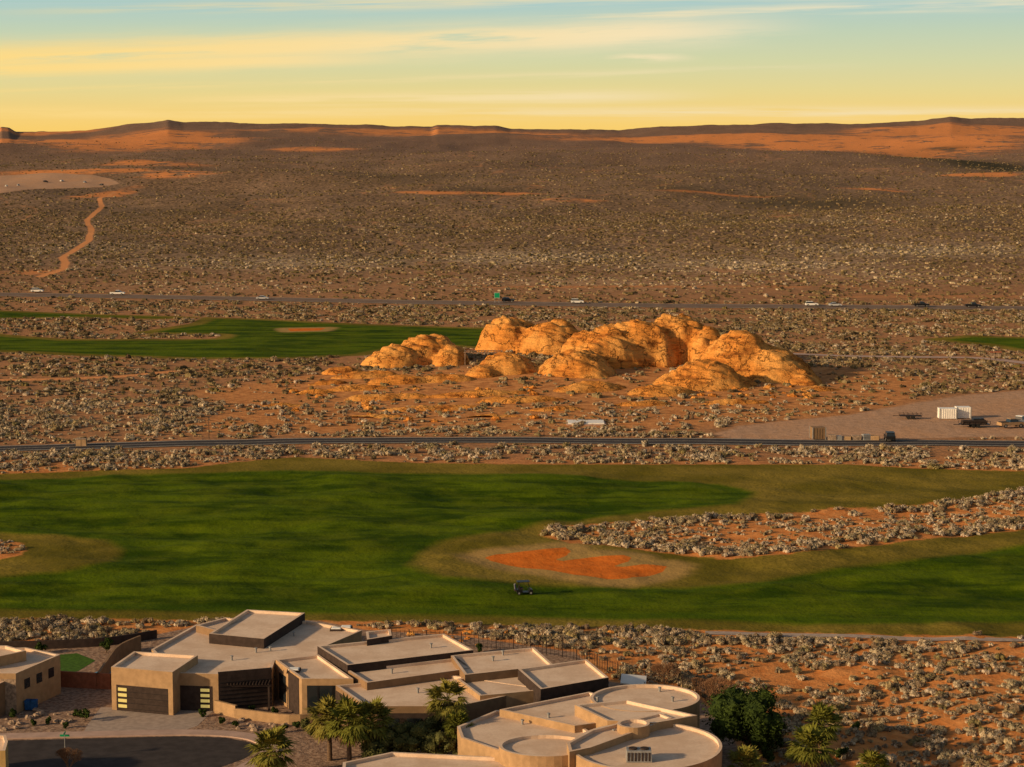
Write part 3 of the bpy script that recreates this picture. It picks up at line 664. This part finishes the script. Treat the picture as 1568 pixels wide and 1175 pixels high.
def broadleaf(name,px,py,cr,cz,mat,n,seed,leaf=.16,lob=14,z=0.0):
    rr=random.Random(seed); x_,y_=V(px,py,0); m=MB()
    m.tube((0,0,-.1),(0,0,cz*.45),cr*.075,cr*.05,M_bark,9)
    for i in range(lob):
        d=Vector((rr.gauss(0,1),rr.gauss(0,1),rr.gauss(0,.9))).normalized()*rr.uniform(.35,.72)
        c=Vector((d.x*cr,d.y*cr,cz+d.z*cr*.85)); c.z=max(c.z,cr*.25)
        m.tube((0,0,cz*.42),c,cr*.035,cr*.012,M_bark,5,False)
        q=cr*rr.uniform(.30,.46)
        m.blob(c,(q*.62,)*3,mat,.25,7,5,seed+i)
        m.leaves(c,(q,q,q*.9),n//lob,leaf,mat,rr,.55)
    return m.done(name,loc=(x_,y_,z))
broadleaf('dense_green_tree',1145,1158,4.1,3.9,M_leafd,10000,3,.15,30)
for i,(px,py,r) in enumerate([(598,1172,2.2),(628,1168,2.4),(655,1155,2.2),(672,1172,2.1),(715,1172,1.4),(480,1130,.8),(468,1120,.7),(575,1180,1.7)]): broadleaf('olive_shrub',px,py,r,r*.95,M_leafo,1700,20+i,.12,14)
for i,(px,py,r) in enumerate([(60,1002,.9),(163,1000,1.0),(130,1105,.8),(118,1098,.5),(20,1100,.6),(340,1110,.5),(420,1095,.5),(385,1092,.45),(455,1118,.5),(75,1110,.45),(310,1098,.5),(1190,1150,.9),(1215,1165,1.),(735,1000,.7),(1310,1120,.6),(52,1112,.4),(100,1116,.4),(360,1114,.4),(435,1122,.5),(500,1112,.6),(1175,1172,1.1),(1290,1165,.8)]): broadleaf('green_garden_shrub',px,py,r,r*.9,M_leafd,500,60+i,.1,7)
def bare(px,py,r,seed,name='bare_branch_shrub'):
    rr=random.Random(seed); x_,y_=V(px,py,0); m=MB()
    def br(p,d,L,rad,dep):
        e=p+d*L; m.tube(p,e,rad,rad*.6,M_brown,3,False)
        if dep:
            for _ in range(4): br(e,(d+Vector((rr.uniform(-.6,.6),rr.uniform(-.6,.6),rr.uniform(-.2,.5)))).normalized(),L*.72,rad*.6,dep-1)
    for _ in range(10): br(Vector((0,0,0)),Vector((rr.uniform(-.7,.7),rr.uniform(-.7,.7),.9)).normalized(),r*.5,.045,4)
    m.done(name,loc=(x_,y_,float(terr(x_,y_))))
bare(1100,1085,2.3,1); bare(1018,1048,1.7,2); bare(105,1180,1.5,3); bare(1068,1060,1.1,4); bare(650,1000,.9,5)
m=MB()
for i in range(110):
    px=random.uniform(0,480);py=random.uniform(1088,1120)
    if 120<px<335: continue
    x_,y_=V(px,py,0); r=random.uniform(.12,.42); m.blob((x_,y_,r*.3),(r*1.2,r,r*.7),M_stone,.25,7,5,i)
m.done('landscape_boulders')
m=MB()
for i in range(90):
    px,py=random.choice([(random.uniform(500,1000),random.uniform(970,990)),(random.uniform(1020,1250),random.uniform(590,612)),(random.uniform(450,900),random.uniform(595,650))])
    x_,y_,z_=GZ(px,py); r=random.uniform(.3,1.0)*(1 if py<800 else .5); m.blob((x_,y_,z_+r*.2),(r*1.3,r,r*.7),M_rock,.25,8,6,i)
m.done('sandstone_boulders')
# ---------------------------------------------------------------- vehicles and furniture
def wheels(m,xs,w,r=.34):
    for xx in xs:
        for yy in(-w,w): m.tube((xx,yy-.11,r),(xx,yy+.11,r),r,r,M_rub,14); m.tube((xx,yy-.12,r),(xx,yy+.12,r),r*.55,r*.55,M_grey,10)
def car(px,py,body,kind='sedan',rz=0.0,name='car',pt=None):
    m=MB(); w=.9
    if kind=='sedan':
        m.extr([(-2.3,.35),(-2.32,.8),(-2.2,.95),(-1.5,1.0),(1.0,1.0),(2.1,.82),(2.33,.65),(2.3,.35)],-w,w,body)
        m.extr([(-1.75,.98),(-1.1,1.42),(.25,1.42),(1.1,.98)],-w+.06,w-.06,M_glass,.16,1.2); m.extr([(-1.15,1.40),(-1.0,1.47),(.15,1.47),(.3,1.40)],-.72,.72,body)
    elif kind=='suv':
        m.extr([(-2.3,.4),(-2.35,1.0),(-2.25,1.1),(1.0,1.12),(2.1,1.0),(2.35,.8),(2.3,.4)],-w,w,body)
        m.extr([(-2.25,1.1),(-2.05,1.68),(.3,1.68),(1.05,1.1)],-w+.05,w-.05,M_glass,.12,1.4); m.extr([(-2.1,1.66),(-1.95,1.76),(.25,1.76),(.38,1.66)],-.8,.8,body)
    else:
        m.extr([(-2.8,.5),(-2.8,1.15),(-.7,1.15),(1.4,1.15),(2.6,1.05),(2.8,.85),(2.75,.5)],-.97,.97,body)
        m.extr([(-.75,1.14),(-.6,1.8),(.75,1.8),(1.5,1.14)],-.9,.9,M_glass,.14,1.5); m.extr([(-.65,1.78),(-.55,1.87),(.65,1.87),(.8,1.78)],-.78,.78,body); m.box(-2.7,-.85,-.85,.85,1.152,1.17,M_rub)
    wheels(m,(-1.45,1.4) if kind!='pickup' else (-1.8,1.75),.82 if kind!='pickup' else .88,.34 if kind=='sedan' else .4)
    x_,y_,z_=pt or GZ(px,py); return m.done(name,loc=(x_,y_,z_+.14),rz=rz)
M_silver=simple('silver_paint_mat',(.45,.45,.46),.05,1,rough=.3)
car(57,449,M_white,'suv'); car(180,453,M_white,'pickup',name='pickup_truck'); car(402,460,M_silver,'sedan'); car(778,464,M_black,'suv'); car(884,466,M_white,'suv')
car(1243,470,M_white,'suv'); car(1279,470.5,M_silver,'sedan'); car(1411,471,M_black,'pickup',name='pickup_truck'); car(1490,472,M_black,'pickup',name='pickup_truck')
for i,px in enumerate([10,28,70,95,130,155]): car(px,[287,286,280,279,281,285][i],[M_white,M_silver,M_black][i%3],'suv',random.uniform(0,3),name='parked_car')
m=MB()
m.extr([(-1.2,.3),(-1.25,.75),(-.6,.85),(-.35,.85),(-.3,.38),(.55,.36),(.75,.85),(1.15,.7),(1.25,.35)],-.58,.58,M_black)
m.box(-.75,-.2,-.55,.55,.82,.95,M_dark,.04); m.box(-.85,-.7,-.55,.55,.9,1.35,M_dark,.03)
for xx,x2 in((-.95,-.85),(.8,.5)):
    for yy in(-.55,.55): m.tube((xx,yy,.7),(x2,yy,1.85),.03,.03,M_black,6)
m.extr([(-1.15,1.85),(-1.1,1.93),(.7,1.95),(.8,1.87)],-.64,.64,M_black)
m.tube((.55,.25,.7),(.3,.25,1.1),.025,.025,M_grey,6); m.tube((.27,.25,1.08),(.33,.25,1.12),.18,.18,M_black,12)
m.box(-1.5,-1.1,-.5,.5,.55,.7,M_dark); 
for yy in(-.25,.25): m.tube((-1.3,yy,.65),(-1.4,yy,1.5),.13,.15,M_navy if yy<0 else M_grey,8)
for xx in(-.85,.9):
    for yy in(-.5,.5): m.tube((xx,yy-.11,.25),(xx,yy+.11,.25),.26,.26,M_rub,14); m.tube((xx,yy-.12,.25),(xx,yy+.12,.25),.13,.13,M_grey,10)
gx_,gy_,gz_=GZ(803,911); m.done('golf_cart',loc=(gx_,gy_,gz_+.02),rz=.12,sc=.88)
def road_sign(px,py,w,h,hb,mat,name):
    x_,y_,z_=GZ(px,py); m=MB()
    for xx in(-w*.35,w*.35): m.tube((xx,0,-.3),(xx,0,hb+h),.08,.08,M_grey,6)
    m.box(-w/2,w/2,-.16,-.09,hb,hb+h,M_white); m.box(-w/2+.07,w/2-.07,-.18,-.161,hb+.07,hb+h-.07,mat)
    m.done(name,loc=(x_,y_,z_))
road_sign(761,465,2.1,2.0,1.9,M_green,'highway_sign')
x_,y_=V(100,1165,0); m=MB(); m.tube((0,0,0),(0,0,2.6),.04,.04,M_grey,6); m.box(-.45,.45,-.02,.02,2.3,2.5,M_green); m.box(-.02,.02,-.4,.4,2.53,2.72,M_green); m.done('street_name_sign',loc=(x_,y_,0))
def obj_at(m,name,px,py,rz=0.0): x_,y_,z_=GZ(px,py); return m.done(name,loc=(x_,y_,z_),rz=rz)
def container(L,W,Hh,mat,rib=True):
    m=MB(); m.box(-L/2,L/2,-W/2,W/2,.15,Hh,mat)
    n=int(L/.45)
    for i in range(n): xx=-L/2+.2+i*(L-.4)/max(1,n-1); m.box(xx-.06,xx+.06,-W/2-.05,-W/2-.002,.25,Hh-.12,mat)
    for sx in(-1,1):
        for sy in(-1,1): m.box(sx*L/2-.08,sx*L/2+.08,sy*W/2-.08,sy*W/2+.08,0,Hh+.04,M_grey)
    return m
obj_at(container(3.6,2.4,2.3,M_white),'white_storage_container',1450,642); obj_at(container(3.0,2.4,2.45,M_white),'white_storage_container',1474,641)
obj_at(container(2.6,2.4,2.4,M_stucco2),'storage_shed',1252,673,.1)
def trailer(L,mat,load=True):
    m=MB(); m.box(-L/2,L/2,-1.1,1.1,.6,.75,mat); m.box(-L/2-1.4,-L/2,-.06,.06,.55,.68,mat)
    for xx in(-.5,.5):
        for yy in(-1.15,1.15): m.tube((xx,yy-.1,.38),(xx,yy+.1,.38),.38,.38,M_rub,12)
    for i in range(6): xx=-L/2+i*L/5; m.box(xx-.04,xx+.04,-1.12,-1.04,.75,1.3,mat); m.box(xx-.04,xx+.04,1.04,1.12,.75,1.3,mat)
    m.box(-L/2,L/2,-1.12,-1.06,1.3,1.38,mat)
    if load: m.box(-L/2+.3,L/2-.6,-.9,.9,.752,1.5,M_dark,.1); m.box(-.5,L/2-1,-.7,.7,1.5,1.9,M_black,.2)
    return m
obj_at(trailer(6,M_black),'loaded_trailer',1492,655,.05); obj_at(trailer(4.6,M_dark,False),'flatbed_trailer',1394,642,-.1)
car(1548,656,M_stucco,'pickup',.3,'pickup_truck'); car(1562,652,M_white,'pickup',.8,'pickup_truck')
car(1362,676,M_black,'suv',1.5,'parked_car')
for i,px in enumerate([1274,1284,1298,1311,1326,1340]):
    m=MB(); w_=random.uniform(.5,.9); h_=random.uniform(.6,1.3)
    for k in range(4): m.box(-w_,w_,-.6,.6,.1+k*h_/4,.1+(k+.75)*h_/4,[M_stone,M_grey,M_stucco][i%3],.02)
    m.box(-w_,w_,-.6,.6,0,.08,M_bark); obj_at(m,'pallet_stack',px,675,random.uniform(-.3,.3))
m=MB(); m.box(-1,1,-.6,.6,0,1.4,M_stucco,.05); m.box(-1.05,1.05,-.65,.65,1.4,1.5,M_stone,.1); m.box(-.02,.02,-.62,-.6,.1,1.3,M_dark); obj_at(m,'utility_cabinet',125,684)
for px,py,h_ in[(320,672,4.5),(17,672,3),(322,700,2.2),(833,668,3),(890,668,3)]:
    m=MB(); m.tube((0,0,-.2),(0,0,h_),.09,.06,M_bark,7); m.box(-.3,.3,-.04,.04,h_-.4,h_-.28,M_bark); obj_at(m,'utility_post',px,py)
c1=GZ(712,560);c2=GZ(768,560); pergola('picnic_shade_shelter',c1,c2,3.2,4,M_stone,12,z=c1[2])
for px in(1520,1528):
    m=MB(); 
    for xx in(-.6,.6): m.box(xx-.08,xx+.08,-.08,.08,-.2,2.0,M_bark)
    m.box(-.75,.75,-.1,.1,.9,1.8,M_stone); m.add([(-.9,-.5,2.0),(.9,-.5,2.0),(.9,0,2.4),(-.9,0,2.4),(-.9,.5,2.0),(.9,.5,2.0)],[(0,1,2,3),(3,2,5,4)],M_red); obj_at(m,'trailhead_kiosk',px,552)
for px,c in((44,M_blue),(52,M_blue)):
    x_,y_=V(px,1088,0); m=MB(); m.box(-.3,.3,-.35,.35,.1,1.0,c,-.04); m.box(-.35,.35,-.4,.4,1.0,1.08,c,.03); m.tube((-.35,.3,.12),(.35,.3,.12),.12,.12,M_rub,8); m.done('wheelie_bin',loc=(x_,y_,0))
# ---------------------------------------------------------------- light, sky
SV=Vector((-.92,-.40,0)).normalized(); EL=math.radians(17); SV=Vector((SV.x*math.cos(EL),SV.y*math.cos(EL),math.sin(EL)))
ld=bpy.data.lights.new('sun','SUN'); ld.energy=5.0; ld.angle=math.radians(2.0); ld.color=(1,.70,.38)
lo_=bpy.data.objects.new('sun',ld); lo_.rotation_euler=SV.to_track_quat('Z','Y').to_euler(); scn.collection.objects.link(lo_)
s=NT('World',True); scn.world=s.m
sky=s.n('ShaderNodeTexSky',sky_type='NISHITA'); sky.sun_disc=False; sky.sun_elevation=EL; sky.sun_rotation=math.atan2(SV.x,SV.y)
tc=s.n('ShaderNodeTexCoord').outputs['Generated']; sep=s.n('ShaderNodeSeparateXYZ',{0:tc}); dx,dy,dz=sep.outputs
skc=s.n('ShaderNodeVectorMath',{0:sky.outputs[0],1:(.12,.095,.075)},operation='MULTIPLY').outputs[0]
rp=s.n('ShaderNodeValToRGB',{0:s.math('MULTIPLY',dz,5.0)}); e=rp.color_ramp.elements
def sr(c): return tuple(((v/255+.055)/1.055)**2.4 if v>10 else v/3294 for v in c)
st_=[(0.0,(250,200,100)),(1.0,(135,160,180)),(.045,(250,206,108)),(.085,(246,209,122)),(.15,(230,213,145)),(.22,(212,213,165)),(.29,(194,209,180)),(.37,(170,202,200)),(.6,(140,175,195))]
for i,(p,c) in enumerate(st_):
    el=e[i] if i<2 else e.new(p)
    el.position=p; el.color=(*sr(c),1)
ay=s.math('MAXIMUM',dy,.05); A=s.math('DIVIDE',dx,ay); E=s.math('DIVIDE',dz,ay)
def cl(e0,slope,th,amt,s1,s2,fa,fb,seed,lo=.34,hi=.62):
    v=s.n('ShaderNodeCombineXYZ',{0:s.math('MULTIPLY',A,s1),1:s.math('MULTIPLY',s.math('SUBTRACT',E,s.math('MULTIPLY',A,slope)),s2),2:seed}).outputs[0]
    n=s.noise(1.0,5,v,.6)
    d=s.math('SUBTRACT',E,s.math('ADD',s.math('MULTIPLY',A,slope),e0)); d=s.math('ADD',d,s.math('MULTIPLY',s.math('SUBTRACT',n,.5),th*1.5))
    d=s.math('DIVIDE',d,th); g=s.math('EXPONENT',s.math('MULTIPLY',s.math('MULTIPLY',d,d),-1.0))
    g=s.math('MULTIPLY',g,s.mr(n,lo,hi)); g=s.math('MULTIPLY',g,s.mr(A,fa[0],fa[1])); g=s.math('MULTIPLY',g,s.mr(A,fb[0],fb[1]))
    return s.math('MULTIPLY',g,amt)
cs=[cl(.0560,.038,.0070,1.0,12,150,(-.6,-.3),(.17,.06),0.0,.22,.48),cl(.0490,.034,.0042,1.0,9,200,(-.6,-.3),(.0,-.14),3.0,.24,.48),
    cl(.066,.028,.0028,.8,9,220,(-.02,.08),(.6,.4),5.0),cl(.0265,.012,.003,.75,8,260,(-.2,-.12),(.12,.02),7.0,.3,.55),cl(.0465,-.005,.002,.8,25,260,(.04,.065),(.10,.07),9.0,.25,.5),
    cl(.0745,.02,.0028,.65,8,240,(-.3,-.1),(.6,.4),11.0),cl(.019,.0,.0028,.6,8,260,(-.6,-.5),(.6,.5),13.0),cl(.037,.03,.0016,.4,12,300,(-.5,-.2),(.2,.1),17.0)]
t=cs[0]
for c in cs[1:]: t=s.math('MAXIMUM',t,c)
t=s.math('MULTIPLY',t,s.mr(dy,.1,.4))
ccol=s.mix(s.mr(A,-.3,.2),sr((253,218,135)),sr((244,228,190)))
base=s.mix(t,rp.outputs[0],ccol)
fin=s.mix(s.mr(dz,.10,.30),base,skc)
fin=s.mix(s.mr(dy,.25,-.3),fin,skc)
bg=s.n('ShaderNodeBackground',{'Color':fin,'Strength':1.0}); wo=s.n('ShaderNodeOutputWorld'); s.t.links.new(bg.outputs[0],wo.inputs[0])
# ---------------------------------------------------------------- camera
cd=bpy.data.cameras.new('camera'); cd.sensor_width=36; cd.lens=F/1568*36; cd.clip_end=60000; cd.clip_start=1
cam=bpy.data.objects.new('camera',cd); cam.location=(0,0,H); cam.rotation_euler=(math.pi/2-PT,0,0); scn.collection.objects.link(cam); scn.camera=cam
scn.view_settings.view_transform='Standard'; scn.view_settings.look='None'; scn.view_settings.exposure=0
